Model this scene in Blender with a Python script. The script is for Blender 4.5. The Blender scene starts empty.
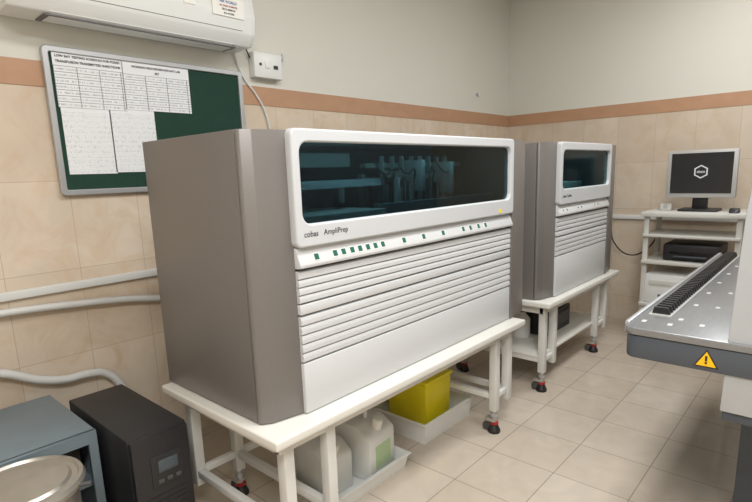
import bpy, bmesh, math, random
from mathutils import Vector, Matrix, Euler
random.seed(7)
scene=bpy.context.scene
COL=scene.collection

# ------------------------------------------------------------------ materials
def lin(c):
    r=[]
    for v in c[:3]:
        v=v/255.0
        r.append(v/12.92 if v<=0.04045 else ((v+0.055)/1.055)**2.4)
    return (r[0],r[1],r[2],1.0)
def mat(name,rgb,rough=0.5,metal=0.0,var=0.06,scale=8.0,bump=0.0,bscale=200.0,emit=None,estr=0.0,coat=0.0,stretch=None,sharp=False,trans=0.0):
    m=bpy.data.materials.new(name); m.use_nodes=True
    nt=m.node_tree; N=nt.nodes; L=nt.links
    b=N['Principled BSDF']
    base=lin(rgb)
    tc=N.new('ShaderNodeTexCoord')
    src=tc.outputs['Object']
    if stretch:
        mp=N.new('ShaderNodeMapping'); mp.inputs['Scale'].default_value=stretch
        L.new(src,mp.inputs['Vector']); src=mp.outputs['Vector']
    nz=N.new('ShaderNodeTexNoise'); nz.inputs['Scale'].default_value=scale; nz.inputs['Detail'].default_value=8 if sharp else 4
    L.new(src,nz.inputs['Vector'])
    fac=nz.outputs['Fac']
    if sharp:
        nz.inputs['Distortion'].default_value=1.5
        mr=N.new('ShaderNodeMapRange'); mr.inputs[1].default_value=.36; mr.inputs[2].default_value=.64; L.new(fac,mr.inputs[0]); fac=mr.outputs[0]
    mx=N.new('ShaderNodeMix'); mx.data_type='RGBA'
    mx.inputs[6].default_value=tuple(base[i]*(1-var) for i in range(3))+(1,)
    mx.inputs[7].default_value=tuple(min(1,base[i]*(1+var)) for i in range(3))+(1,)
    L.new(fac,mx.inputs[0]); L.new(mx.outputs[2],b.inputs['Base Color'])
    b.inputs['Roughness'].default_value=rough; b.inputs['Metallic'].default_value=metal
    if trans: b.inputs['Transmission Weight'].default_value=trans
    if coat: b.inputs['Coat Weight'].default_value=coat
    if bump:
        n2=N.new('ShaderNodeTexNoise'); n2.inputs['Scale'].default_value=bscale; L.new(src,n2.inputs['Vector'])
        bp=N.new('ShaderNodeBump'); bp.inputs['Strength'].default_value=bump; bp.inputs['Distance'].default_value=0.002
        L.new(n2.outputs['Fac'],bp.inputs['Height']); L.new(bp.outputs['Normal'],b.inputs['Normal'])
    if emit:
        b.inputs['Emission Color'].default_value=lin(emit); b.inputs['Emission Strength'].default_value=estr
    return m

def tile_mat(name,u,v,w,h,offu,offv,c1,c2,mortar,msize,rough,nscale=3.0,nvar=0.12,upper=None,zsplit=None,stain=None):
    m=bpy.data.materials.new(name); m.use_nodes=True
    nt=m.node_tree; N=nt.nodes; L=nt.links; b=N['Principled BSDF']
    geo=N.new('ShaderNodeNewGeometry'); sep=N.new('ShaderNodeSeparateXYZ'); L.new(geo.outputs['Position'],sep.inputs[0])
    au=N.new('ShaderNodeMath'); au.operation='ADD'; au.inputs[1].default_value=offu; L.new(sep.outputs[u],au.inputs[0])
    av=N.new('ShaderNodeMath'); av.operation='ADD'; av.inputs[1].default_value=offv; L.new(sep.outputs[v],av.inputs[0])
    cb=N.new('ShaderNodeCombineXYZ'); L.new(au.outputs[0],cb.inputs[0]); L.new(av.outputs[0],cb.inputs[1])
    br=N.new('ShaderNodeTexBrick'); br.offset=0; br.squash=1
    br.inputs['Scale'].default_value=1; br.inputs['Mortar Size'].default_value=msize; br.inputs['Mortar Smooth'].default_value=0.2
    br.inputs['Brick Width'].default_value=w; br.inputs['Row Height'].default_value=h; br.inputs['Bias'].default_value=0
    br.inputs['Color1'].default_value=lin(c1); br.inputs['Color2'].default_value=lin(c2); br.inputs['Mortar'].default_value=lin(mortar)
    L.new(cb.outputs[0],br.inputs['Vector'])
    nz=N.new('ShaderNodeTexNoise'); nz.inputs['Scale'].default_value=nscale; nz.inputs['Detail'].default_value=8; nz.inputs['Distortion'].default_value=1.2
    L.new(geo.outputs['Position'],nz.inputs['Vector'])
    rp=N.new('ShaderNodeMapRange'); rp.inputs[1].default_value=0.3; rp.inputs[2].default_value=0.7
    rp.inputs[3].default_value=1-nvar; rp.inputs[4].default_value=1.0+nvar*0.4; L.new(nz.outputs['Fac'],rp.inputs[0])
    mu=N.new('ShaderNodeMix'); mu.data_type='RGBA'; mu.blend_type='MULTIPLY'; mu.inputs[0].default_value=1
    L.new(br.outputs['Color'],mu.inputs[6]); L.new(rp.outputs[0],mu.inputs[7])
    out=mu.outputs[2]
    if stain:
        n4=N.new('ShaderNodeTexNoise'); n4.inputs['Scale'].default_value=5; n4.inputs['Detail'].default_value=9; n4.inputs['Roughness'].default_value=.65; n4.inputs['Distortion'].default_value=1.2
        L.new(geo.outputs['Position'],n4.inputs['Vector'])
        r4=N.new('ShaderNodeMapRange'); r4.inputs[1].default_value=.47; r4.inputs[2].default_value=.75; r4.inputs[3].default_value=0; r4.inputs[4].default_value=.6; L.new(n4.outputs['Fac'],r4.inputs[0])
        m4=N.new('ShaderNodeMix'); m4.data_type='RGBA'; L.new(r4.outputs[0],m4.inputs[0]); L.new(out,m4.inputs[6]); m4.inputs[7].default_value=lin(stain); out=m4.outputs[2]
    if upper:
        gt=N.new('ShaderNodeMath'); gt.operation='GREATER_THAN'; gt.inputs[1].default_value=zsplit; L.new(sep.outputs[2],gt.inputs[0])
        n3=N.new('ShaderNodeTexNoise'); n3.inputs['Scale'].default_value=1.2; n3.inputs['Detail'].default_value=5; L.new(geo.outputs['Position'],n3.inputs['Vector'])
        mu2=N.new('ShaderNodeMix'); mu2.data_type='RGBA'
        a=lin(upper); mu2.inputs[6].default_value=tuple(x*0.94 for x in a[:3])+(1,); mu2.inputs[7].default_value=a
        L.new(n3.outputs['Fac'],mu2.inputs[0])
        mm=N.new('ShaderNodeMix'); mm.data_type='RGBA'; L.new(gt.outputs[0],mm.inputs[0]); L.new(out,mm.inputs[6]); L.new(mu2.outputs[2],mm.inputs[7])
        out=mm.outputs[2]
        r2=N.new('ShaderNodeMapRange'); r2.inputs[3].default_value=rough; r2.inputs[4].default_value=0.75; L.new(gt.outputs[0],r2.inputs[0]); L.new(r2.outputs[0],b.inputs['Roughness'])
    else: b.inputs['Roughness'].default_value=rough
    L.new(out,b.inputs['Base Color'])
    bp=N.new('ShaderNodeBump'); bp.inputs['Strength'].default_value=0.25; bp.inputs['Distance'].default_value=0.001; bp.invert=True
    L.new(br.outputs['Fac'],bp.inputs['Height'])
    if not upper: L.new(bp.outputs['Normal'],b.inputs['Normal'])
    return m

def glass_mat(name,tint,gl=0.0,gc=(.55,.65,.68,1),ro=.03):
    m=bpy.data.materials.new(name); m.use_nodes=True
    nt=m.node_tree; N=nt.nodes; L=nt.links
    N.remove(N['Principled BSDF']); out=N['Material Output']
    tr=N.new('ShaderNodeBsdfTransparent'); tr.inputs[0].default_value=lin(tint)
    g=N.new('ShaderNodeBsdfGlossy'); g.inputs['Roughness'].default_value=ro; g.inputs[0].default_value=gc
    fr=N.new('ShaderNodeFresnel'); fr.inputs[0].default_value=1.35
    ad=N.new('ShaderNodeMath'); ad.operation='ADD'; ad.inputs[1].default_value=gl; ad.use_clamp=True; L.new(fr.outputs[0],ad.inputs[0])
    mx=N.new('ShaderNodeMixShader'); L.new(ad.outputs[0],mx.inputs[0]); L.new(tr.outputs[0],mx.inputs[1]); L.new(g.outputs[0],mx.inputs[2])
    L.new(mx.outputs[0],out.inputs[0]); return m

def paper_mat(name,kind):
    m=bpy.data.materials.new(name); m.use_nodes=True
    nt=m.node_tree; N=nt.nodes; L=nt.links; b=N['Principled BSDF']
    tc=N.new('ShaderNodeTexCoord'); sep=N.new('ShaderNodeSeparateXYZ'); L.new(tc.outputs['Generated'],sep.inputs[0])
    cb=N.new('ShaderNodeCombineXYZ'); L.new(sep.outputs[0],cb.inputs[0]); L.new(sep.outputs[2],cb.inputs[1])
    br=N.new('ShaderNodeTexBrick'); br.offset=0.0; br.squash=1
    br.inputs['Scale'].default_value=1
    nz=N.new('ShaderNodeTexNoise'); mp=N.new('ShaderNodeMapping'); L.new(cb.outputs[0],mp.inputs[0]); L.new(mp.outputs[0],nz.inputs['Vector'])
    T=kind=='table'
    row=.105 if T else .075
    br.inputs['Brick Width'].default_value=0.32 if T else .97; br.inputs['Row Height'].default_value=row; br.inputs['Mortar Size'].default_value=0.006 if T else .002
    mp.inputs['Scale'].default_value=(70,14,1) if T else (30,24,1)
    nz.inputs['Scale'].default_value=1; nz.inputs['Detail'].default_value=1 if T else 0
    W=lin((232,235,238))
    br.inputs['Color1'].default_value=W; br.inputs['Color2'].default_value=W; br.inputs['Mortar'].default_value=lin((140,143,150) if T else (212,215,220))
    L.new(cb.outputs[0],br.inputs['Vector'])
    md=N.new('ShaderNodeMath'); md.operation='PINGPONG'; md.inputs[1].default_value=row/2; L.new(sep.outputs[2],md.inputs[0])
    g1=N.new('ShaderNodeMath'); g1.operation='GREATER_THAN'; g1.inputs[1].default_value=row*(.34 if T else .18); L.new(md.outputs[0],g1.inputs[0])
    g2=N.new('ShaderNodeMath')
    if T: g2.operation='GREATER_THAN'; g2.inputs[1].default_value=0.48
    else: g2.operation='COMPARE'; g2.inputs[1].default_value=0.5; g2.inputs[2].default_value=.04
    L.new(nz.outputs['Fac'],g2.inputs[0])
    g3=N.new('ShaderNodeMath'); g3.operation='LESS_THAN'; g3.inputs[1].default_value=0.74 if T else 0.92; L.new(sep.outputs[2],g3.inputs[0])
    m1=N.new('ShaderNodeMath'); m1.operation='MULTIPLY'; L.new(g1.outputs[0],m1.inputs[0]); L.new(g2.outputs[0],m1.inputs[1])
    m2=N.new('ShaderNodeMath'); m2.operation='MULTIPLY'; L.new(m1.outputs[0],m2.inputs[0]); L.new(g3.outputs[0],m2.inputs[1])
    m3=N.new('ShaderNodeMath'); m3.operation='MULTIPLY'; m3.inputs[1].default_value=0.4 if T else .34; L.new(m2.outputs[0],m3.inputs[0])
    pl=N.new('ShaderNodeMix'); pl.data_type='RGBA'; pl.inputs[6].default_value=W; L.new(g3.outputs[0],pl.inputs[0]); L.new(br.outputs['Color'],pl.inputs[7])
    mx=N.new('ShaderNodeMix'); mx.data_type='RGBA'; L.new(m3.outputs[0],mx.inputs[0]); L.new(pl.outputs[2],mx.inputs[6]); mx.inputs[7].default_value=lin((70,74,90))
    L.new(mx.outputs[2],b.inputs['Base Color']); b.inputs['Roughness'].default_value=0.8
    return m

M={}
M['wall_long']=tile_mat('wall_tiles_long',0,2,0.30,0.40,0.06,0.182,(220,206,188),(212,196,176),(188,171,151),0.0016,0.25,2.5,0.10,(219,218,208),1.87,stain=(200,170,136))
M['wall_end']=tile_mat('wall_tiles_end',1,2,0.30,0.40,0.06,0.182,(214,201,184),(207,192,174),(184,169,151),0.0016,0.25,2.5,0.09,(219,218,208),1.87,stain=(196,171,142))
M['floor']=tile_mat('floor_tiles',0,1,0.33,0.33,0.06,0.10,(196,185,171),(190,178,163),(146,136,124),0.0022,0.12,6.0,0.08)
M['border']=mat('terracotta_border',(182,142,112),0.35,var=0.12,scale=10,stretch=(1,1,1.5))
M['ceil']=mat('ceiling_paint',(228,227,222),0.9,var=0.02)
M['gray']=mat('warm_gray_metallic_paint',(122,118,115),0.36,0.2,var=0.05,scale=300,bump=0.05,bscale=600)
M['white']=mat('silver_white_machine_plastic',(200,203,206),0.33,var=0.015,scale=3)
M['white2']=mat('white_louvre_plastic',(203,205,207),0.4,var=0.02,scale=3)
M['wood']=mat('white_painted_steel',(214,214,210),0.45,var=0.05,scale=6)
M['top']=mat('white_laminate',(218,217,210),0.4,var=0.03,scale=5)
M['glass']=glass_mat('teal_tinted_glass',(124,158,166),0.03)
M['glassd']=glass_mat('dark_teal_tinted_glass',(134,168,174),0.03,(.5,.55,.55,1),.12)
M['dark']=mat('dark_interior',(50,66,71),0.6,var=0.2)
M['black']=mat('black_plastic',(30,30,32),0.45,var=0.1)
M['blackg']=mat('black_gloss',(20,21,23),0.12,var=0.05)
M['screen']=mat('dark_screen',(38,39,41),0.22,var=0.05)
M['alu']=mat('aluminium',(186,188,190),0.35,0.5,var=0.06,scale=30)
M['silver']=mat('silver_plastic',(178,178,175),0.4,0.05,var=0.03)
M['steel']=mat('brushed_steel',(182,176,166),0.35,0.5,var=0.15,scale=30)
M['inox']=mat('dull_stainless_steel',(172,168,160),0.38,0.7,var=0.15,scale=20)
M['green']=mat('green_felt',(26,60,48),0.9,var=0.15,scale=60,bump=0.3)
M['ink']=mat('dark_ink',(36,38,44),0.7)
M['slotgray']=mat('gray_slot_shadow',(110,110,110),0.7)
M['ac']=mat('white_ac_plastic',(226,228,226),0.35,var=0.01)
M['conduit']=mat('white_pvc_conduit',(217,218,216),0.4,var=0.04)
M['yellow']=mat('yellow_plastic',(240,224,34),0.35,var=0.06,scale=6)
M['warn']=mat('warning_orange_yellow',(250,196,20),0.5,var=0.02)
M['red']=mat('red_plastic',(160,36,32),0.45,var=0.05)
M['bluegray']=mat('gray_blue_painted_steel',(116,130,138),0.45,0.15,var=0.08,scale=12)
M['ups']=mat('black_ups_steel',(38,38,40),0.5,0.1,var=0.1,scale=20,bump=0.1)
M['upsf']=mat('black_ups_front',(32,32,35),0.35,var=0.08)
M['lcd']=mat('lcd_gray_blue',(70,80,86),0.25,var=0.05)
M['deck']=mat('brushed_silver_deck_metal',(142,144,146),0.32,0.5,var=0.16,scale=60,bump=0.05,stretch=(.2,4,1))
M['deckside']=mat('dark_blue_gray_deck_side',(76,82,90),0.4,var=0.06)
M['pale']=mat('pale_gray_panel',(182,185,187),0.45,var=0.03)
M['beige']=mat('beige_plastic',(203,202,196),0.5,var=0.04)
M['jerry']=mat('white_plastic',(228,230,228),0.35,var=0.04,scale=10)
M['jug']=mat('translucent_white_plastic',(232,234,230),0.35,var=0.04,scale=10,trans=.15)
M['label']=mat('pale_green_label',(176,200,160),0.6,var=0.1,scale=40)
M['led']=mat('green_indicator',(34,92,80),0.3,var=0.1,emit=(60,180,150),estr=0.04)
M['amber']=mat('amber_sticker_glow',(226,190,40),0.4,emit=(240,200,40),estr=0.3)  # faint glow put into the yellow of the small sticker
M['tyre']=mat('gray_rubber',(72,72,74),0.6,var=0.1)
M['slot']=mat('pale_slot_metal',(205,206,204),0.4,var=0.05)
M['stick']=mat('blue_sticker_print',(70,110,170),0.6,var=0.05)
M['paper_t']=paper_mat('printed_table_paper','table')
M['paper_h']=paper_mat('handwritten_paper','hand')
M['wpaper']=mat('plain_white_paper',(236,236,230),0.8,var=0.02)
M['emb']=mat('white_screen_graphic',(190,194,196),0.5,emit=(210,214,216),estr=0.2)

# ------------------------------------------------------------------ mesh helpers
def finish(name,bm,m,smooth=False):
    me=bpy.data.meshes.new(name)
    bmesh.ops.recalc_face_normals(bm,faces=bm.faces)
    if len(bm.verts):
        xs=[v.co for v in bm.verts]
        mn=Vector((min(c.x for c in xs),min(c.y for c in xs),min(c.z for c in xs)))
        mxv=Vector((max(c.x for c in xs),max(c.y for c in xs),max(c.z for c in xs)))
        ctr=(mn+mxv)/2
    else: ctr=Vector()
    bmesh.ops.translate(bm,verts=bm.verts,vec=-ctr)
    bm.to_mesh(me); bm.free()
    if smooth:
        for p in me.polygons: p.use_smooth=True
    if m: me.materials.append(m)
    o=bpy.data.objects.new(name,me); o.location=ctr; COL.objects.link(o)
    if smooth:
        try: me.set_sharp_from_angle(angle=math.radians(35))
        except Exception: pass
    return o
def box(name,x0,x1,y0,y1,z0,z1,m,bev=0.0,seg=2):
    bm=bmesh.new()
    bmesh.ops.create_cube(bm,size=1)
    for v in bm.verts:
        v.co.x=x0 if v.co.x<0 else x1; v.co.y=y0 if v.co.y<0 else y1; v.co.z=z0 if v.co.z<0 else z1
    if bev>0: bmesh.ops.bevel(bm,geom=bm.edges[:],offset=bev,segments=seg,affect='EDGES',profile=0.5)
    return finish(name,bm,m,bev>0)
def prism(name,pts,axis,a0,a1,m,bev=0.0,smooth=False):
    bm=bmesh.new()
    def P(p,a):
        if axis=='x': return (a,p[0],p[1])
        if axis=='y': return (p[0],a,p[1])
        return (p[0],p[1],a)
    va=[bm.verts.new(P(p,a0)) for p in pts]; vb=[bm.verts.new(P(p,a1)) for p in pts]
    n=len(pts)
    bm.faces.new(va); bm.faces.new(vb[::-1])
    for i in range(n): bm.faces.new((va[i],va[(i+1)%n],vb[(i+1)%n],vb[i]))
    bmesh.ops.recalc_face_normals(bm,faces=bm.faces)
    if bev>0: bmesh.ops.bevel(bm,geom=bm.edges[:],offset=bev,segments=2,affect='EDGES',profile=0.5)
    return finish(name,bm,m,smooth or bev>0)
def cyl(name,p0,p1,r,m,r2=None,seg=24,bev=0.0):
    p0=Vector(p0);p1=Vector(p1); d=p1-p0
    bm=bmesh.new()
    bmesh.ops.create_cone(bm,cap_ends=True,segments=seg,radius1=r,radius2=r if r2 is None else r2,depth=d.length)
    if bev:
        es=[e for e in bm.edges if abs(e.verts[0].co.z-e.verts[1].co.z)<1e-6]
        bmesh.ops.bevel(bm,geom=es,offset=bev,segments=2,affect='EDGES',profile=0.5)
    q=Vector((0,0,1)).rotation_difference(d.normalized())
    bmesh.ops.transform(bm,verts=bm.verts,matrix=Matrix.Translation((p0+p1)/2)@q.to_matrix().to_4x4())
    return finish(name,bm,m,True)
def lathe(name,prof,c,m,seg=40):
    bm=bmesh.new(); rings=[]
    for r,z in prof:
        rings.append([bm.verts.new((c[0]+r*math.cos(2*math.pi*i/seg),c[1]+r*math.sin(2*math.pi*i/seg),c[2]+z)) for i in range(seg)])
    for a,b in zip(rings,rings[1:]):
        for i in range(seg): bm.faces.new((a[i],a[(i+1)%seg],b[(i+1)%seg],b[i]))
    bm.faces.new(rings[0][::-1]); bm.faces.new(rings[-1])
    return finish(name,bm,m,True)
def mesh_from(obj,name,m,smooth=False):
    dg=bpy.context.evaluated_depsgraph_get(); dg.update()
    me=bpy.data.meshes.new_from_object(obj.evaluated_get(dg))
    bm=bmesh.new(); bm.from_mesh(me); bmesh.ops.transform(bm,verts=bm.verts,matrix=obj.matrix_basis)
    cu=obj.data; bpy.data.objects.remove(obj); bpy.data.curves.remove(cu); bpy.data.meshes.remove(me)
    return finish(name,bm,m,smooth)
def tube(name,pts,r,m,res=10,bres=3):
    cu=bpy.data.curves.new(name,'CURVE'); cu.dimensions='3D'; cu.bevel_depth=r; cu.bevel_resolution=bres; cu.use_fill_caps=True
    s=cu.splines.new('BEZIER'); s.bezier_points.add(len(pts)-1)
    for bp_,p in zip(s.bezier_points,pts):
        bp_.co=p; bp_.handle_left_type='AUTO'; bp_.handle_right_type='AUTO'
    s.resolution_u=res
    o=bpy.data.objects.new(name,cu); COL.objects.link(o)
    return mesh_from(o,name,m,True)
def rrect(x0,x1,z0,z1,r,seg=6):
    pts=[]
    for cx,cz,a in ((x1-r,z1-r,0),(x0+r,z1-r,90),(x0+r,z0+r,180),(x1-r,z0+r,270)):
        for i in range(seg+1):
            t=math.radians(a+90*i/seg); pts.append((cx+r*math.cos(t),cz+r*math.sin(t)))
    return pts
def plate(name,outlines,y,th,m,bev=0.002):
    """flat plate in the XZ plane with holes; thickness th around y"""
    cu=bpy.data.curves.new(name,'CURVE'); cu.dimensions='2D'; cu.fill_mode='BOTH'; cu.extrude=th/2-bev; cu.bevel_depth=bev; cu.bevel_resolution=1
    cu.offset=-bev
    for pts in outlines:
        s=cu.splines.new('POLY'); s.points.add(len(pts)-1); s.use_cyclic_u=True
        for sp,p in zip(s.points,pts): sp.co=(p[0],p[1],0,1)
    o=bpy.data.objects.new(name,cu); COL.objects.link(o)
    o.rotation_euler=(math.pi/2,0,0); o.location=(0,y,0)
    bpy.context.view_layer.update()
    return mesh_from(o,name,m,False)
def text(name,body,size,loc,rot,m,ext=0.0006,align='LEFT',sx=1.0,bold=0.0):
    cu=bpy.data.curves.new(name,'FONT'); cu.body=body; cu.size=size; cu.extrude=ext; cu.align_x=align; cu.resolution_u=3; cu.offset=bold
    o=bpy.data.objects.new(name,cu); COL.objects.link(o); o.location=loc; o.rotation_euler=rot; o.scale=(sx,1,1)
    bpy.context.view_layer.update()
    return mesh_from(o,name,m)
def join(name,objs):
    bm=bmesh.new(); mats=[]
    for o in objs:
        me=o.data.copy()
        mm=me.materials[0] if me.materials else None
        if mm not in mats: mats.append(mm)
        idx=mats.index(mm)
        for p in me.polygons: p.material_index=idx
        me.transform(Matrix.Translation(o.location)@o.rotation_euler.to_matrix().to_4x4())
        bm.from_mesh(me); bpy.data.meshes.remove(me)
    for o in objs:
        d=o.data; bpy.data.objects.remove(o); bpy.data.meshes.remove(d)
    xs=[v.co for v in bm.verts]
    ctr=Vector([(min(c[i] for c in xs)+max(c[i] for c in xs))/2 for i in range(3)])
    bmesh.ops.translate(bm,verts=bm.verts,vec=-ctr)
    me=bpy.data.meshes.new(name); bm.to_mesh(me); bm.free()
    for mm in mats: me.materials.append(mm)
    o=bpy.data.objects.new(name,me); o.location=ctr; COL.objects.link(o); return o
def thing(name,label,cat,loc=(0,0,0),rotz=0.0,group=None):
    e=bpy.data.objects.new(name,None); e.empty_display_size=0.1; e.location=loc; e.rotation_euler=(0,0,rotz); COL.objects.link(e)
    e['label']=label; e['category']=cat
    if group: e['group']=group
    return e
def tag(o,label,cat,group=None):
    o['label']=label; o['category']=cat
    if group: o['group']=group
    return o
def add(p,*objs,off=(0,0,0),label=None):
    for o in objs:
        o.parent=p; o.location=Vector(o.location)-Vector(off)
        if label: o['label']=label
    return objs[0]
def struct(o): o['kind']='structure'; return o

# ------------------------------------------------------------------ room
YW=1.306; XC=4.063; XB=-2.6; YB=-3.4; ZC=3.05
struct(box('wall_left',XB-.1,XC+.1,YW,YW+.1,0,ZC,M['wall_long']))
struct(box('wall_end',XC,XC+.1,YB,YW,0,ZC,M['wall_end']))
struct(box('wall_right',XB,XC,YB-.1,YB,0,ZC,M['wall_long']))
struct(box('wall_back',XB-.1,XB,YB,YW,0,ZC,M['wall_end']))
struct(box('floor',XB-.1,XC+.1,YB-.1,YW+.1,-.05,0,M['floor']))
struct(box('ceiling',XB-.1,XC+.1,YB-.1,YW+.1,ZC,ZC+.05,M['ceil']))
struct(box('trim_1',XB,XC,YW-.004,YW,1.818,1.923,M['border']))
struct(box('trim_2',XC-.004,XC,YB,YW-.004,1.818,1.923,M['border']))

t=join('cable_trunking',[box('a',XB,XC-.005,YW-.022,YW,.925,.962,M['conduit'],.004),box('b',XC-.022,XC,-1.6,YW-.022,.925,.962,M['conduit'],.004)])
tag(t,'white plastic cable trunking fixed along the tiled walls','cable trunking')
def corrugated(name,pts,r,m):
    cu=bpy.data.curves.new('p','CURVE'); cu.dimensions='3D'; s=cu.splines.new('BEZIER'); s.bezier_points.add(len(pts)-1)
    for b_,p in zip(s.bezier_points,pts): b_.co=p; b_.handle_left_type='AUTO'; b_.handle_right_type='AUTO'
    s.resolution_u=40
    o=bpy.data.objects.new('p',cu); COL.objects.link(o); dg=bpy.context.evaluated_depsgraph_get(); dg.update()
    me=bpy.data.meshes.new_from_object(o.evaluated_get(dg)); P=[v.co.copy() for v in me.vertices]
    bpy.data.objects.remove(o); bpy.data.curves.remove(cu); bpy.data.meshes.remove(me)
    step=.006; out=[P[0]]; acc=0
    for a,b in zip(P,P[1:]):
        seg=(b-a).length
        while acc+seg>=step and seg>0:
            t=(step-acc)/seg; a=a+(b-a)*t; out.append(a.copy()); seg=(b-a).length; acc=0
        acc+=seg
    bm=bmesh.new(); rings=[]; n=12
    for i,p in enumerate(out):
        d=(out[min(i+1,len(out)-1)]-out[max(i-1,0)]).normalized()
        u=d.cross(Vector((0,1,0))); u=u.normalized() if u.length>1e-4 else Vector((1,0,0)); v=d.cross(u)
        rr=r if i%2 else r*.93
        rings.append([bm.verts.new(p+(u*math.cos(2*math.pi*k/n)+v*math.sin(2*math.pi*k/n))*rr) for k in range(n)])
    for a,b in zip(rings,rings[1:]):
        for k in range(n): bm.faces.new((a[k],a[(k+1)%n],b[(k+1)%n],b[k]))
    bm.faces.new(rings[0]); bm.faces.new(rings[-1])
    return finish(name,bm,m,True)
o=corrugated('flexible_conduit',[(-2.0,YW-.03,.90),(-.8,YW-.035,.885),(-.39,YW-.035,.88),(-.1,YW-.035,.86),(.1,YW-.035,.84),(.35,YW-.035,.80),(.8,YW-.03,.78)],.017,M['conduit'])
tag(o,'white corrugated conduit hose running along the tiles','conduit')
o=tube('flexible_conduit',[(-1.6,YW-.04,.76),(-.8,YW-.04,.72),(-.43,YW-.04,.625),(-.30,YW-.04,.555),(-.20,YW-.04,.525),(-.10,YW-.04,.52),(-.03,YW-.04,.50),(.03,YW-.05,.42),(.05,YW-.05,.2),(.06,YW-.05,.0)],.019,M['conduit'],14,5)
tag(o,'smooth white flexible hose sagging behind the power supply','conduit')

# ------------------------------------------------------------------ air conditioner
ac=thing('air_conditioner','white wall-mounted split air conditioner with stickers','air conditioner',(0,YW-.1,2.07))
def acp(*o): add(ac,*o,off=(0,YW-.1,2.07))
body=prism('body',[(YW,2.09),(YW-.05,2.07),(YW-.19,2.075),(YW-.225,2.13),(YW-.235,2.22),(YW-.215,2.36),(YW-.17,2.38),(YW,2.38)],'x',-.25,.845,M['ac'],.008)
acp(body)
acp(prism('end_cap',[(YW,2.10),(YW-.17,2.085),(YW-.205,2.14),(YW-.215,2.22),(YW-.195,2.35),(YW,2.365)],'x',.842,.875,M['ac'],.006))
acp(prism('outlet_flap',[(YW-.085,2.064),(YW-.17,2.064),(YW-.196,2.080),(YW-.193,2.085),(YW-.168,2.071),(YW-.085,2.070)],'x',-.1,.74,M['ac']))
acp(box('outlet_slot',-.12,.76,YW-.190,YW-.07,2.0665,2.0715,M['slotgray']))
acp(box('front_seam',.0,.78,YW-.2275,YW-.222,2.142,2.145,M['slotgray']))
acp(box('sticker',.46,.52,YW-.2385,YW-.235,2.215,2.29,M['wpaper']))
acp(box('brand_sticker',.61,.79,YW-.2385,YW-.234,2.195,2.285,M['wpaper']))
for i,(tx,s,mm) in enumerate((('AIR WORLD',.018,M['stick']),('A/C SALES & SERVICE',.011,M['red']),('0312-4000124',.013,M['ink']),('051-4412300',.011,M['ink']))):
    acp(text('sticker_text',tx,s,(.70,YW-.240,2.256-i*.017),(math.pi/2,0,0),mm,align='CENTER'))
o=tube('power_cable',[(.86,YW-.012,2.12),(.885,YW-.010,2.03),(.925,YW-.010,1.95),(.99,YW-.010,1.88),(1.05,YW-.010,1.78),(1.08,YW-.012,1.62),(1.09,YW-.012,1.3),(1.09,YW-.028,.97)],.006,M['conduit'])
tag(o,'thin cream cable hanging from the air conditioner','cable')
o=tube('power_cable',[(.87,YW-.012,2.17),(.90,YW-.02,2.16),(.93,YW-.02,2.13),(.963,YW-.02,2.07)],.004,M['black'])
tag(o,'short dark cable looping from the air conditioner to the socket','cable')

so=(1.06,YW,1.97)
sb=thing('socket_box','white surface-mounted electrical socket box on painted wall','electrical socket',so)
add(sb,box('body',.965,1.165,YW-.055,YW,1.965,2.105,M['ac'],.008),off=so)
for a,b,c,d in ((1.10,1.13,2.02,2.04),(1.0,1.015,2.03,2.045)):
    add(sb,box('socket_hole',a,b,YW-.058,YW-.054,c,d,M['black']),off=so)
add(sb,box('rocker_switch',1.04,1.07,YW-.062,YW-.054,2.02,2.06,M['wpaper'],.003),off=so)
for x,z in ((1.19,2.10),(3.45,2.08)):
    o=join('wall_hook',[cyl('a',(x,YW,z),(x,YW-.03,z),.012,M['alu'],seg=12),cyl('b',(x,YW-.028,z-.02),(x,YW-.028,z+.02),.006,M['alu'],seg=10)])
    tag(o,'small metal hook screwed into the painted wall','hook','wall hooks')

# ------------------------------------------------------------------ notice board
BX0,BX1,BZ0,BZ1=-.10,.895,1.352,1.988
off=((BX0+BX1)/2,YW,BZ0)
nb=thing('notice_board','green felt notice board with aluminium frame, hung on tiles','notice board',off)
add(nb,box('felt_panel',BX0+.01,BX1-.01,YW-.018,YW-.002,BZ0+.01,BZ1-.01,M['green']),off=off)
fr=plate('frame',[rrect(BX0,BX1,BZ0,BZ1,.02),rrect(BX0+.025,BX1-.025,BZ0+.025,BZ1-.025,.008)],YW-.015,.028,M['alu'],.003)
add(nb,fr,off=off)
for x0,x1,z0,z1,k,lb in ((-.062,.235,1.735,1.972,'t','printed test schedule sheet pinned beside another sheet'),(.232,.57,1.742,1.965,'t','printed procedure sheet pinned near the board top'),(-.055,.155,1.445,1.740,'h','handwritten note sheet pinned low on the board'),(.15,.365,1.45,1.745,'h','handwritten checklist sheet overlapping its neighbour')):
    dy=.001 if k=='t' else 0
    o2=((x0+x1)/2,YW-.021,z0)
    p=thing('paper_sheet',lb,'paper',o2)
    add(p,box('sheet',x0,x1,YW-.0205-dy,YW-.0195-dy,z0,z1,M['paper_t' if k=='t' else 'paper_h']),off=o2)
    hd=None
    if lb.startswith('printed test'): hd=('LOW BAT TESTING SCHEDULE FOR PCR/ID','TRANSFUSION TRANSMITTED INFECTIONS')
    if lb.startswith('printed proc'): hd=('WORKING PROCEDURE FOR NAT LAB','SET')
    if hd:
        for i,tx in enumerate(hd):
            add(p,text('heading',tx,.0142,((x0+x1)/2,YW-.0222,z1-.026-i*.022),(math.pi/2,0,0),M['ink'],align='CENTER',bold=.0003),off=o2)

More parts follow.
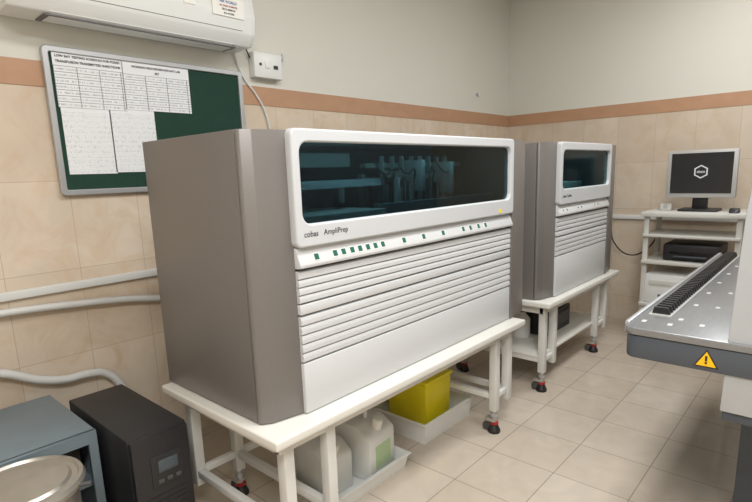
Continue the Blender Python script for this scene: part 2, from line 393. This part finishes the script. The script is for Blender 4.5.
# ------------------------------------------------------------------ analyzers
TT=.598
def louvre(name,x0,x1,z0,z1,n,m,yb=.02,lip=-.016,yin=-.003):
    pts=[(yb,z0)]; h=(z1-z0)/n
    for i in range(n):
        a=z0+i*h
        pts+=[(yin if i else lip+.003,a),(lip+.001,a+h*.05),(lip,a+h*.12),(lip,a+h*.55),(lip+.002,a+h*.86),(yin-.002,a+h*.96)]
    pts+=[(yb,z1)]
    return prism(name,pts,'x',x0,x1,m)
def analyzer(label,X0,W,D,big=True):
    H=.95; E=.150; F=.205 if big else .20
    root=thing('laboratory_analyzer',label,'laboratory machine',(X0+W/2,D/2,TT))
    c=(W/2,D/2,0)
    def A(*o,**k): return add(root,*o,off=c,**k)
    A(prism('side_panel',[(0,D),(0,.062),(.03,.062),(.03,D)],'z',.004,H,M['gray'],.002),label='warm gray metallic side panel')
    A(prism('corner_panel',[(.0,.058),(.0,.050),(.006,.042),(.035,.022),(E,-.002),(E,.03),(.04,.058)],'z',.004,H,M['gray'],.0015),label='angled gray metallic front corner panel')
    A(prism('side_panel',[(W,D),(W,.062),(W-.03,.062),(W-.03,D)],'z',.004,H,M['gray'],.002),label='warm gray metallic side panel')
    A(prism('corner_panel',[(W,.058),(W,.030),(W-.004,.014),(W-.02,.002),(W-F,-.022),(W-F,.03),(W-.04,.058)],'z',.004,H,M['gray'],.0015),label='angled gray metallic front corner panel')
    A(box('top_panel',.031,W-.031,.06,D-.021,H-.02,H-.001,M['white'],.003))
    A(box('back_panel',.031,W-.031,D-.02,D-.002,.01,H-.001,M['gray']))
    A(box('chassis',.042,W-.042,.06,D-.03,.005,.52,M['white2']))
    x0,x1=E-.008,W-F
    A(box('top_lip',x0+.02,x1-.02,.011,.062,H-.02,H-.001,M['white']))
    wx0,wx1,wz0,wz1=x0+.032,x1-.035,.652,.912
    if not big: wx0,wx1,wz0,wz1=x0+.035,x1-.035,.672,.905
    A(plate('front_fascia',[rrect(x0,x1,.577,H+.004,.022),rrect(wx0,wx1,wz0,wz1,.035)],-.010,.040,M['white'],.006))
    A(plate('viewing_window',[rrect(wx0-.004,wx1+.004,wz0-.004,wz1+.004,.037)],-.008,.006,M['glass' if big else 'glassd'],.001),label='teal tinted viewing window')
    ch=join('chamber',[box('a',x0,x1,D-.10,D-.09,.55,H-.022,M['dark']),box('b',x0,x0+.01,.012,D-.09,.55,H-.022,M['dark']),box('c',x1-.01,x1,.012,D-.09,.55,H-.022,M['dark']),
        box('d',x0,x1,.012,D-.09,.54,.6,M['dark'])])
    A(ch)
    if big:
        for q in (box('gantry_rail',wx0+.02,wx0+.62,.18,.24,.755,.785,M['white']),box('gantry_rail',wx0+.0,wx0+.66,.40,.44,.84,.90,M['beige']),
               box('gantry_rail',wx0-.02,wx0+.5,.05,.36,.60,.668,M['beige'],.004),box('gantry_rail',wx0+.5,wx1,.06,.09,.60,.685,M['bluegray'],.004)):
            A(q,label='pale internal rail')
        parts=[]
        for i in range(34):
            x=wx0+.55+random.random()*.72; y=.12+random.random()*.28; z=.6
            h=.05+random.random()*.17
            parts.append(box('a',x,x+.01+random.random()*.03,y,y+.03,z,z+h,random.choice([M['steel'],M['black'],M['beige'],M['tyre'],M['dark'],M['dark']]),.002))
        for i in range(8):
            x=wx0+.70+i*.07
            parts.append(cyl('a',(x,.20,.80-.01*(i%3)),(x,.23,.80-.01*(i%3)),.016+.008*(i%2),M['steel'],seg=16))
            parts.append(box('a',x-.004,x+.004,.23,.25,.64,.88,M['silver']))
        parts.append(box('a',wx0+.60,wx1-.04,.25,.28,.83,.85,M['steel'])); parts.append(box('a',wx0+.86,wx0+.89,.14,.25,.72,.86,M['silver'],.003)); parts.append(box('a',wx0+1.1,wx0+1.125,.14,.25,.70,.85,M['silver'],.003))
        for i in range(9): parts.append(cyl('a',(wx0+.70+i*.05,.15,.60),(wx0+.70+i*.05,.15,.74+.03*(i%3)),.003,M['steel'],seg=8))
        for i in range(4): parts.append(tube('a',[(wx0+.6+i*.15,.2,.86),(wx0+.63+i*.15,.16,.80),(wx0+.68+i*.15,.16,.82),(wx0+.72+i*.15,.2,.74)],.004,M['black'],6,2))
        A(join('pipetting_mechanism',parts),label='steel pipetting arms and sample racks')
    else:
        A(box('sample_rotor',wx0+.05,wx1-.05,.15,.4,.6,.70,M['beige'],.004))
        A(prism('pale_window_shape',[(wx0+.02,.69),(wx0+.32,.69),(wx0+.20,.90),(wx0+.02,.90)],'y',.10,.14,M['beige'],.003))  # pale slanted shape added behind the glass to make this window lighter
    X1=W-F-.004
    A(prism('indicator_strip',[(.02,.576),(-.008,.576),(-.030,.520),(-.028,.510),(.02,.505)],'x',E,X1,M['white2'],.0015))
    if big:
        A(louvre('louvred_door',E,X1,.392,.499,4,M['white2']))
        A(box('drawer_front',E,X1,-.016,.03,.352,.386,M['white2'],.003))
        A(louvre('louvred_door',E,X1,.188,.346,5,M['white2']))
        A(box('lower_panel',E,X1,-.016,.03,.004,.182,M['white2'],.003))
    else:
        A(louvre('louvred_door',E,X1,.418,.499,3,M['white2']))
        A(box('drawer_front',E,X1,-.016,.03,.384,.412,M['white2'],.003))
        A(louvre('louvred_door',E,X1,.262,.378,4,M['white2']))
        A(box('lower_panel',E,X1,-.016,.03,.004,.256,M['white2'],.003))
    def lamp(x,w,h,z=.541):
        y=-.008-.022*(.576-z)/.056
        q=join('indicator_light',[box('a',-w/2,w/2,-.001,.001,-h/2,h/2,M['wpaper']),box('b',-w/2+.002,w/2-.002,-.0016,.0014,-h/2+.0025,h/2-.0025,M['led'])])
        q.location=(x,y-.0006,z); q.rotation_euler=(-math.atan(.022/.056),0,0); A(q)
    if big:
        for d in (.079,.168,.210,.255,.297,.340,.383,.427,.56,.695,.841,1.008,1.072,1.146,1.214):
            lamp(E+d*.97,.024,.026)
        A(text('brand_lettering','cobas',.027,(E+.022,-.0308,.611),(math.pi/2,0,0),M['ink'],ext=.0003),label='dark brand lettering')
        A(text('brand_lettering','AmpliPrep',.027,(E+.108,-.0308,.611),(math.pi/2,0,0),M['ink'],ext=.0003),label='dark brand lettering')
        A(box('warning_sticker',X1-.15,X1-.125,-.032,-.029,.590,.608,M['amber']),label='small yellow sticker')
    else:
        A(text('brand_lettering','cobas TaqMan',.024,(E+.03,-.0308,.62),(math.pi/2,0,0),M['ink'],ext=.0003),label='dark brand lettering')
        for d in (.06,.12,.3,.36,.6,.66): lamp(E+d,.018,.018)
    return root
analyzer('wide gray and white analyzer with teal window on white table',0.0,1.807,.664,True)
analyzer('narrower gray and white analyzer beside the end wall, on white table',2.056,1.243,.664,False)
for X,S,E_ in ((.85,1.3,3.8),(2.65,.7,3.5)):
    l=bpy.data.lights.new('chamber_fill_light','AREA'); l.shape='RECTANGLE'; l.size=S; l.size_y=.1; l.energy=E_; l.color=(1,.98,.95)
    lo=bpy.data.objects.new('chamber_fill_light',l); lo.location=(X,.10,TT+.922); lo.rotation_euler=(math.radians(25),0,0); COL.objects.link(lo)  # fill lights added inside the chambers to brighten what the windows show

# ------------------------------------------------------------------ tables
def foot(x,y):
    w=join('leveling_caster',[cyl('a',(x,y,0),(x,y,.018),.034,M['black'],r2=.034,seg=24,bev=.003),cyl('b',(x,y,.018),(x,y,.045),.032,M['black'],r2=.020,seg=24),
        cyl('c',(x-.012,y+.035,.028),(x+.012,y+.035,.028),.028,M['tyre'],seg=20),box('d',x-.022,x+.022,y-.012,y+.05,.062,.078,M['steel'],.002)])
    f=join('stem',[cyl('a',(x,y,.045),(x,y,.128),.013,M['alu'],seg=14),cyl('b',(x,y,.092),(x,y,.108),.021,M['alu'],seg=6)])
    b=cyl('adjusting_ring',(x,y,.048),(x,y,.058),.023,M['red'],seg=20)
    return w,f,b
def table(label,x0,x1,y0,y1,legs,shelf=False):
    root=thing('equipment_table',label,'table',((x0+x1)/2,(y0+y1)/2,0)); c=((x0+x1)/2,(y0+y1)/2,0)
    A=lambda *o,**k: add(root,*o,off=c,**k)
    A(box('table_top',x0,x1,y0,y1,TT-.034,TT,M['top'],.007,3))
    ya,yb=y0+.06,y1-.08
    A(join('apron_frame',[box('a',x0+.05,x1-.05,ya-.005,ya+.025,TT-.084,TT-.034,M['wood'],.002),box('b',x0+.05,x1-.05,yb,yb+.03,TT-.084,TT-.034,M['wood'],.002),
       box('c',x0+.05,x0+.08,ya,yb,TT-.084,TT-.034,M['wood'],.002),box('d',x1-.08,x1-.05,ya,yb,TT-.084,TT-.034,M['wood'],.002)]))
    for i,(lx,zb) in enumerate(legs):
        for ly in (ya,yb):
            A(box('leg',lx-.021,lx+.021,ly-.021+.012,ly+.021+.012,zb,TT-.036,M['wood'],.003))
            if zb<.13:
                w,f,b=foot(lx,ly+.012)
                A(w); f.location-=Vector(c); b.location-=Vector(c)
                for q in (f,b):
                    q.parent=w; q.location-=w.location
    ins=[l[0] for l in legs if l[1]<.13]; outs=[l[0] for l in legs if l[1]>=.13]
    rails=[]
    for a in ins+outs: rails.append(box('a',a-.015,a+.015,ya,yb,.19,.22,M['wood'],.002))
    for a in outs:
        b=min(ins,key=lambda q:abs(q-a))
        for ly in (ya,yb): rails.append(box('a',min(a,b),max(a,b),ly,ly+.024,.19,.22,M['wood'],.002))
    rails.append(box('a',min(ins),max(ins),yb,yb+.024,.19,.22,M['wood'],.002))
    A(join('lower_rail',rails))
    if shelf: A(box('lower_shelf',min(ins)-.02,max(outs),ya+.02,yb,.22,.238,M['top'],.003))
    return root
table('long white steel equipment table with red-ringed levelling feet',-.04,1.645,-.09,.655,[(.045,.15),(.235,.125),(1.44,.125),(1.575,.15)])
table('shorter white steel equipment table with levelling feet and lower shelf',2.02,3.31,-.06,.655,[(2.10,.125),(2.25,.15),(3.02,.125),(3.2,.15)],True)

# ------------------------------------------------------------------ under-table items
def tray(name,label,x0,x1,y0,y1,h,m):
    cx,cy=(x0+x1)/2,(y0+y1)/2; w=(x1-x0)/2; d=(y1-y0)/2; t_=.008; tp=.015
    bm=bmesh.new()
    def ring(k,z): return [bm.verts.new((cx+sx*(w-k),cy+sy*(d-k),z)) for sx,sy in ((-1,-1),(1,-1),(1,1),(-1,1))]
    r=[ring(tp,0.0),ring(0,h),ring(-.008,h),ring(-.008,h+.006),ring(t_,h+.006),ring(t_+tp,.01)]
    bm.faces.new(r[0][::-1]); bm.faces.new(r[-1])
    for a,b in zip(r,r[1:]):
        for i in range(4): bm.faces.new((a[i],a[(i+1)%4],b[(i+1)%4],b[i]))
    o=finish(name,bm,m); tag(o,label,'tray'); return o
tray('plastic_tray','white rectangular plastic tray on the floor holding a yellow container',1.08,1.54,.18,.62,.11,M['jerry'])
tray('plastic_tray','white plastic spill tray on the floor under white canisters',.38,.88,.13,.52,.07,M['jerry'])
yo=(1.32,.40,.012)
yc=thing('yellow_container','yellow plastic waste container with lid in a tray','waste container',yo)
add(yc,prism('body',[(1.215,.012),(1.425,.012),(1.445,.27),(1.195,.27)],'y',.26,.54,M['yellow'],.012),off=yo)
add(yc,box('lid',1.188,1.452,.25,.55,.27,.292,M['yellow'],.009),off=yo)
add(yc,prism('carry_handle',[(1.26,.292),(1.38,.292),(1.365,.312),(1.275,.312)],'y',.38,.42,M['yellow'],.004),off=yo)
def jerrican(label,cx,cy,rz,s=1.0,lab=True):
    r=thing('jerrican',label,'canister',(cx,cy,.011),rz,'white canisters under the table')
    w,d,h=.10*s,.125*s,.26*s
    pts=[(-d,.0),(d,.0),(d,h*.80),(d*.62,h),(-d*.35,h),(-d,h*.80)]
    add(r,prism('body',pts,'x',-w,w,M['jug'],.014*s))
    add(r,cyl('cap',(0,-d*.68,h*.86),(0,-d*.80,h*1.06),.026*s,M['wpaper'],seg=20,bev=.003))
    add(r,tube('handle',[(0,-d*.2,h*.98),(0,-d*.15,h*1.12),(0,d*.4,h*1.12),(0,d*.55,h*.98)],.011*s,M['jerry']))
    if lab:
        add(r,box('label_sticker',w-.001,w+.001,-d*.55,d*.55,h*.25,h*.62,M['label']))
        add(r,box('label_sticker',-w*.6,w*.6,-d-.001,-d+.001,h*.2,h*.62,M['label']))
    return r
jerrican('white translucent plastic canister with pale green label',.735,.30,.1)
jerrican('white translucent plastic canister without label in the tray',.51,.33,-.05,.85,False)
o=tube('drain_tube',[(.95,.56,.53),(.97,.50,.35),(.95,.45,.20),(.92,.50,.12),(.93,.56,.02)],.004,M['black'])
tag(o,'thin dark drain tube hanging down under the table','tube')
po=(2.62,.3,.239)
o=thing('power_unit','dark electronic unit on the lower table shelf','power supply',po)
add(o,box('body',2.46,2.86,.14,.5,.239,.40,M['ups'],.008),off=po); add(o,box('vent_panel',2.50,2.82,.135,.142,.28,.37,M['tyre']),off=po)
po=(2.38,.3,.239)
o=thing('waste_bottle','small white plastic bottle on the lower table shelf','bottle',po)
add(o,lathe('body',[(.06,0),(.065,.01),(.065,.13),(.03,.17),(.03,.18)],po,M['jerry'],28),off=po)
add(o,cyl('cap',(2.38,.3,.239+.18),(2.38,.3,.239+.205),.034,M['black'],seg=20,bev=.003),off=po)
for i,pts in enumerate(([(2.5,.52,.50),(2.46,.58,.36),(2.55,.60,.15),(2.75,.60,.02)],[(2.9,.54,.5),(2.95,.58,.3),(2.90,.60,.12),(2.8,.62,.02)])):
    o=tube('black_cable',pts,.007,M['black']); tag(o,'black cable hanging behind the shelf under the table','cable','cables under the second table')

# ------------------------------------------------------------------ UPS
ux0,ux1,uy0,uy1,uz=-.300,-.09,.36,.92,.555
off=((ux0+ux1)/2,(uy0+uy1)/2,0)
u=thing('power_backup_unit','black tower uninterruptible power supply on the floor','power supply',off)
add(u,box('body',ux0,ux1,uy0+.02,uy1,.02,uz,M['ups'],.006),off=off)
add(u,box('front_bezel',ux0+.002,ux1-.002,uy0,uy0+.03,.02,uz-.004,M['upsf'],.010),off=off)
add(u,box('display_panel',ux0+.06,ux1-.035,uy0-.003,uy0+.003,uz-.20,uz-.08,M['ups'],.003),off=off)
add(u,box('display',ux0+.085,ux1-.055,uy0-.0045,uy0+.001,uz-.145,uz-.10,M['lcd'],.002),off=off)
for i in range(3): add(u,box('button',ux0+.08+i*.032,ux0+.100+i*.032,uy0-.005,uy0+.001,uz-.185,uz-.170,M['tyre'],.002),off=off)
add(u,join('front_vent',[box('a',ux0+.03,ux1-.03,uy0-.002,uy0+.002,.10+i*.02,.108+i*.02,M['black']) for i in range(12)]),off=off)
for x in (ux0+.03,ux1-.03):
    for y in (uy0+.05,uy1-.05): add(u,cyl('foot',(x,y,0),(x,y,.022),.015,M['black'],seg=14),off=off)

# ------------------------------------------------------------------ gray-blue cabinet
cx0,cx1,cy0,cy1,cz=-.86,-.325,.58,1.06,.55
off=((cx0+cx1)/2,(cy0+cy1)/2,0)
k=thing('steel_cabinet','blue-gray painted open-fronted steel cabinet on the floor','cabinet',off)
add(k,join('shell',[box('a',cx0,cx1,cy0,cy1,cz-.012,cz,M['bluegray'],.003),box('b',cx0,cx0+.012,cy0,cy1,0,cz-.012,M['bluegray']),box('c',cx1-.012,cx1,cy0,cy1,0,cz-.012,M['bluegray'],.002),
   box('d',cx0,cx1,cy1-.012,cy1,0,cz-.012,M['bluegray']),box('e',cx0,cx1,cy0,cy1,0,.012,M['bluegray'])]),off=off)
add(k,plate('front_frame',[[(cx0,0),(cx1,0),(cx1,cz),(cx0,cz)],[(cx0+.03,.03),(cx1-.03,.03),(cx1-.03,cz-.045),(cx0+.03,cz-.045)]],cy0,.02,M['bluegray'],.002),off=off)
add(k,box('shelf',cx0+.012,cx1-.012,cy0+.03,cy1-.012,.33,.34,M['bluegray']),off=off)
add(k,box('mounted_module',cx1-.25,cx1-.04,cy0+.06,cy0+.3,.345,.47,M['ups'],.004),off=off)
add(k,box('module_face',cx1-.2,cx1-.09,cy0+.055,cy0+.06,.38,.43,M['beige']),off=off)

# ------------------------------------------------------------------ metal canister with lid
ccx,ccy,ch=-.600,.385,.565
off=(ccx,ccy,0)
k=thing('metal_canister','wide round dull metal canister with flat lid','canister',off)
add(k,lathe('body',[(.138,0),(.142,.006),(.142,ch-.05),(.146,ch-.045)],(ccx,ccy,0),M['inox'],56),off=off)
add(k,lathe('lid',[(.146,ch-.045),(.160,ch-.04),(.164,ch-.025),(.158,ch-.012),(.148,ch-.010),(.142,ch-.018),(.128,ch-.018),(.120,ch-.010),(.06,ch-.006),(.02,ch-.005)],(ccx,ccy,0),M['inox'],56),off=off)
add(k,cyl('clamp_bolt',(ccx+.12,ccy-.11,ch-.03),(ccx+.145,ccy-.125,ch-.03),.007,M['tyre'],seg=12),off=off)

# ------------------------------------------------------------------ computer trolley
tx0,tx1,ty0,ty1=3.45,3.92,-.82,-.15
off=((tx0+tx1)/2,(ty0+ty1)/2,0)
k=thing('computer_trolley','off-white steel computer trolley against the tiled end wall','trolley',off)
add(k,box('top_shelf',tx0,tx1,ty0,ty1,1.005,1.04,M['beige'],.006),off=off)
for z,d in ((.85,.02),(.64,.025),(.30,.025)):
    add(k,box('shelf',tx0+.01,tx1-.01,ty0+.02,ty1-.02,z,z+d,M['beige'],.003),off=off)
for y in (ty0+.035,ty1-.035):
    for x in (tx0+.06,tx1-.06):
        add(k,box('post',x-.018,x+.018,y-.018,y+.018,.08,1.006,M['beige'],.003),off=off)
        w=join('caster',[cyl('a',(x,y-.012,.035),(x,y+.012,.035),.035,M['tyre'],seg=18),box('b',x-.015,x+.015,y-.02,y-.014,.03,.085,M['steel']),box('c',x-.015,x+.015,y+.014,y+.02,.03,.085,M['steel'])])
        add(k,w,off=off)
mz=1.04; my=-.50; mx_=3.62
off=(mx_+.03,my,mz)
k=thing('computer_monitor','silver-framed flat computer monitor showing an emblem, on trolley','monitor',off)
add(k,box('bezel',mx_,mx_+.05,my-.226,my+.226,1.140,1.492,M['silver'],.008),off=off)
add(k,box('screen',mx_-.003,mx_+.003,my-.198,my+.198,1.175,1.470,M['screen']),off=off)
hexo=[(my+.050*math.cos(math.radians(30+60*i)),1.333+.050*math.sin(math.radians(30+60*i))) for i in range(6)]
hexi=[(my+.040*math.cos(math.radians(30+60*i)),1.333+.040*math.sin(math.radians(30+60*i))) for i in range(6)]
bm=bmesh.new()
vo=[bm.verts.new((mx_-.0045,a,b)) for a,b in hexo]; vi=[bm.verts.new((mx_-.0045,a,b)) for a,b in hexi]
for i in range(6): bm.faces.new((vo[i],vo[(i+1)%6],vi[(i+1)%6],vi[i]))
h=finish('h',bm,M['emb'])
add(k,join('screen_emblem',[h,text('t','abatt',.027,(mx_-.0045,my,1.325),(math.pi/2,0,-math.pi/2),M['emb'],align='CENTER',ext=.0003,bold=.0004)]),off=off)
add(k,join('stand',[box('a',mx_-.04,mx_+.16,my-.13,my+.13,mz,mz+.018,M['black'],.006),box('b',mx_+.04,mx_+.075,my-.05,my+.05,mz+.015,1.2,M['black'],.004)]),off=off)
def simple(name,label,cat,c,parts):
    k=thing(name,label,cat,c)
    for p in parts: add(k,p,off=c)
    return k
simple('computer_mouse','small black computer mouse on the trolley top','mouse',(3.55,-.74,1.041),[prism('body',[(3.50,1.041),(3.60,1.041),(3.595,1.06),(3.56,1.075),(3.52,1.07)],'y',-.77,-.71,M['black'],.006),box('scroll_wheel',3.503,3.52,-.744,-.736,1.062,1.074,M['tyre'],.002)])
simple('desk_speaker','small off-white desk speaker beside the monitor','speaker',(3.70,-.25,1.041),[prism('body',[(3.66,1.041),(3.75,1.041),(3.745,1.09),(3.67,1.095)],'y',-.31,-.23,M['beige'],.006),cyl('grille',(3.660,-.27,1.068),(3.670,-.27,1.068),.015,M['silver'])])
simple('printer','dark desktop printer on the middle trolley shelf','printer',(3.70,-.48,.666),[box('body',3.54,3.86,-.68,-.30,.666,.795,M['black'],.015),box('paper_slot',3.534,3.542,-.63,-.35,.72,.735,M['blackg']),box('output_tray',3.50,3.54,-.60,-.38,.70,.71,M['deckside'],.003)])
simple('computer_tower','white computer case standing on the lower trolley shelf','computer',(3.68,-.36,.326),[box('body',3.49,3.88,-.52,-.20,.326,.56,M['ac'],.012),box('drive_bay',3.484,3.492,-.49,-.23,.47,.51,M['beige'],.002),box('air_vent',3.484,3.492,-.49,-.30,.36,.40,M['tyre'],.002)])
o=tube('black_cable',[(4.03,.25,.86),(3.98,.2,.72),(3.95,.05,.62),(3.93,-.1,.7),(3.92,-.18,.85)],.006,M['black'])
tag(o,'black cable looping between wall trunking and trolley','cable')

# ------------------------------------------------------------------ right instrument: body + protruding rack deck
off=(1.75,-1.25,0)
k=thing('sample_handling_instrument','large pale gray instrument with projecting silver sample rack deck','laboratory machine',off)
R=lambda *o,**kw: add(k,*o,off=off,**kw)
def dout(x0,x1,y0,y1,r):
    pts=[(x1,y1),(x1,y0),(x0,y0)]
    for i in range(7):
        t=math.radians(180-90*i/6); pts.append((x0+r+r*math.cos(t),y1-r+r*math.sin(t)))
    return pts
R(prism('rack_deck',dout(.885,2.66,-1.35,-.805,.035),'z',.848,.872,M['deck'],.003),label='brushed silver metal rack deck plate')
R(prism('deck_housing',dout(.890,2.65,-1.345,-.810,.035),'z',.765,.847,M['deckside'],.010),label='dark blue-gray deck housing with rounded edge')
R(box('deck_edge_rail',.93,2.66,-.813,-.797,.84,.880,M['alu'],.003))
comb=[box('b',1.08,2.63,-.905,-.832,.872,.875,M['silver'])]
n=42
for i in range(n):
    x=1.10+i*(1.52/n)
    comb.append(prism('a',[(-.897,.874),(-.838,.874),(-.845,.898),(-.890,.898)],'x',x,x+.019,M['black']))
R(join('conveyor_chain',comb),label='black toothed conveyor chain')
for x,y in [(1.06+.24*i,-.945) for i in range(6)]+[(1.02+.28*i,-1.015) for i in range(5)]+[(.975,-.850),(.975,-.93)]:
    R(box('deck_slot',x,x+.026,y,y+.014,.8715,.8728,M['slot']))
def tri(s,x,cy,cz,m,name):
    bm=bmesh.new()
    vs=[bm.verts.new((x,cy+dy*s,cz+dz*s)) for dy,dz in ((-.5,-.38),(.5,-.38),(0,.48))]
    f=bm.faces.new(vs); r=bmesh.ops.extrude_face_region(bm,geom=[f])
    bmesh.ops.translate(bm,verts=[v for v in r['geom'] if isinstance(v,bmesh.types.BMVert)],vec=(.002,0,0))
    return finish(name,bm,m)
wy,wz=-1.050,.806
R(join('warning_sign',[tri(.066,.8885,wy,wz,M['black'],'a'),tri(.054,.887,wy,wz-.0005,M['warn'],'b'),box('c',.885,.888,wy-.0028,wy+.0028,wz-.004,wz+.012,M['black']),box('d',.885,.888,wy-.0028,wy+.0028,wz-.013,wz-.007,M['black'])]),label='yellow warning triangle sticker')
R(prism('main_housing',[(-1.095,.645),(-1.100,.90),(-1.112,1.25),(-1.135,1.50),(-1.165,1.72),(-2.0,1.72),(-2.0,.645)],'x',.90,2.5,M['pale'],.004),label='pale gray upright housing panel')
R(box('housing_base',.91,2.5,-1.99,-1.10,.612,.644,M['deckside'],.004))
R(box('pedestal',1.3,2.6,-1.95,-1.115,0,.612,M['deckside'],.006))

# ------------------------------------------------------------------ lights
def area(name,loc,rot,sx,sy,e,col=(1,.995,.99)):
    l=bpy.data.lights.new(name,'AREA'); l.shape='RECTANGLE'; l.size=sx; l.size_y=sy; l.energy=e; l.color=col
    o=bpy.data.objects.new(name,l); o.location=loc; o.rotation_euler=rot; COL.objects.link(o); return o
area('ceiling_lamp',(.6,-.9,ZC-.03),(0,0,0),1.2,.5,45)
area('ceiling_lamp',(2.7,-.9,ZC-.03),(0,0,0),1.2,.5,33)
area('ceiling_lamp',(-1.3,-1.9,ZC-.03),(0,0,0),1.2,.8,88)
w=bpy.data.worlds.new('world'); scene.world=w; w.use_nodes=True
w.node_tree.nodes['Background'].inputs[0].default_value=(.8,.85,.9,1); w.node_tree.nodes['Background'].inputs[1].default_value=.3
scene.view_settings.view_transform='Standard'

# ------------------------------------------------------------------ camera
yaw,pit,roll=.7345,-.1908,-.0343
fw=Vector((math.cos(yaw)*math.cos(pit),math.sin(yaw)*math.cos(pit),math.sin(pit)))
r=Vector((math.sin(yaw),-math.cos(yaw),0)); u_=r.cross(fw)
c_,s_=math.cos(roll),math.sin(roll)
r2=c_*r+s_*u_; u2=-s_*r+c_*u_
cam=bpy.data.cameras.new('camera'); co=bpy.data.objects.new('camera',cam); COL.objects.link(co)
mt=Matrix((r2,u2,-fw)).transposed().to_4x4(); mt.translation=Vector((-.9186,-1.3214,1.4068)); co.matrix_world=mt
cam.sensor_width=36; cam.lens=521.365*36/752; cam.shift_y=22.45/752; cam.clip_start=.02
scene.camera=co
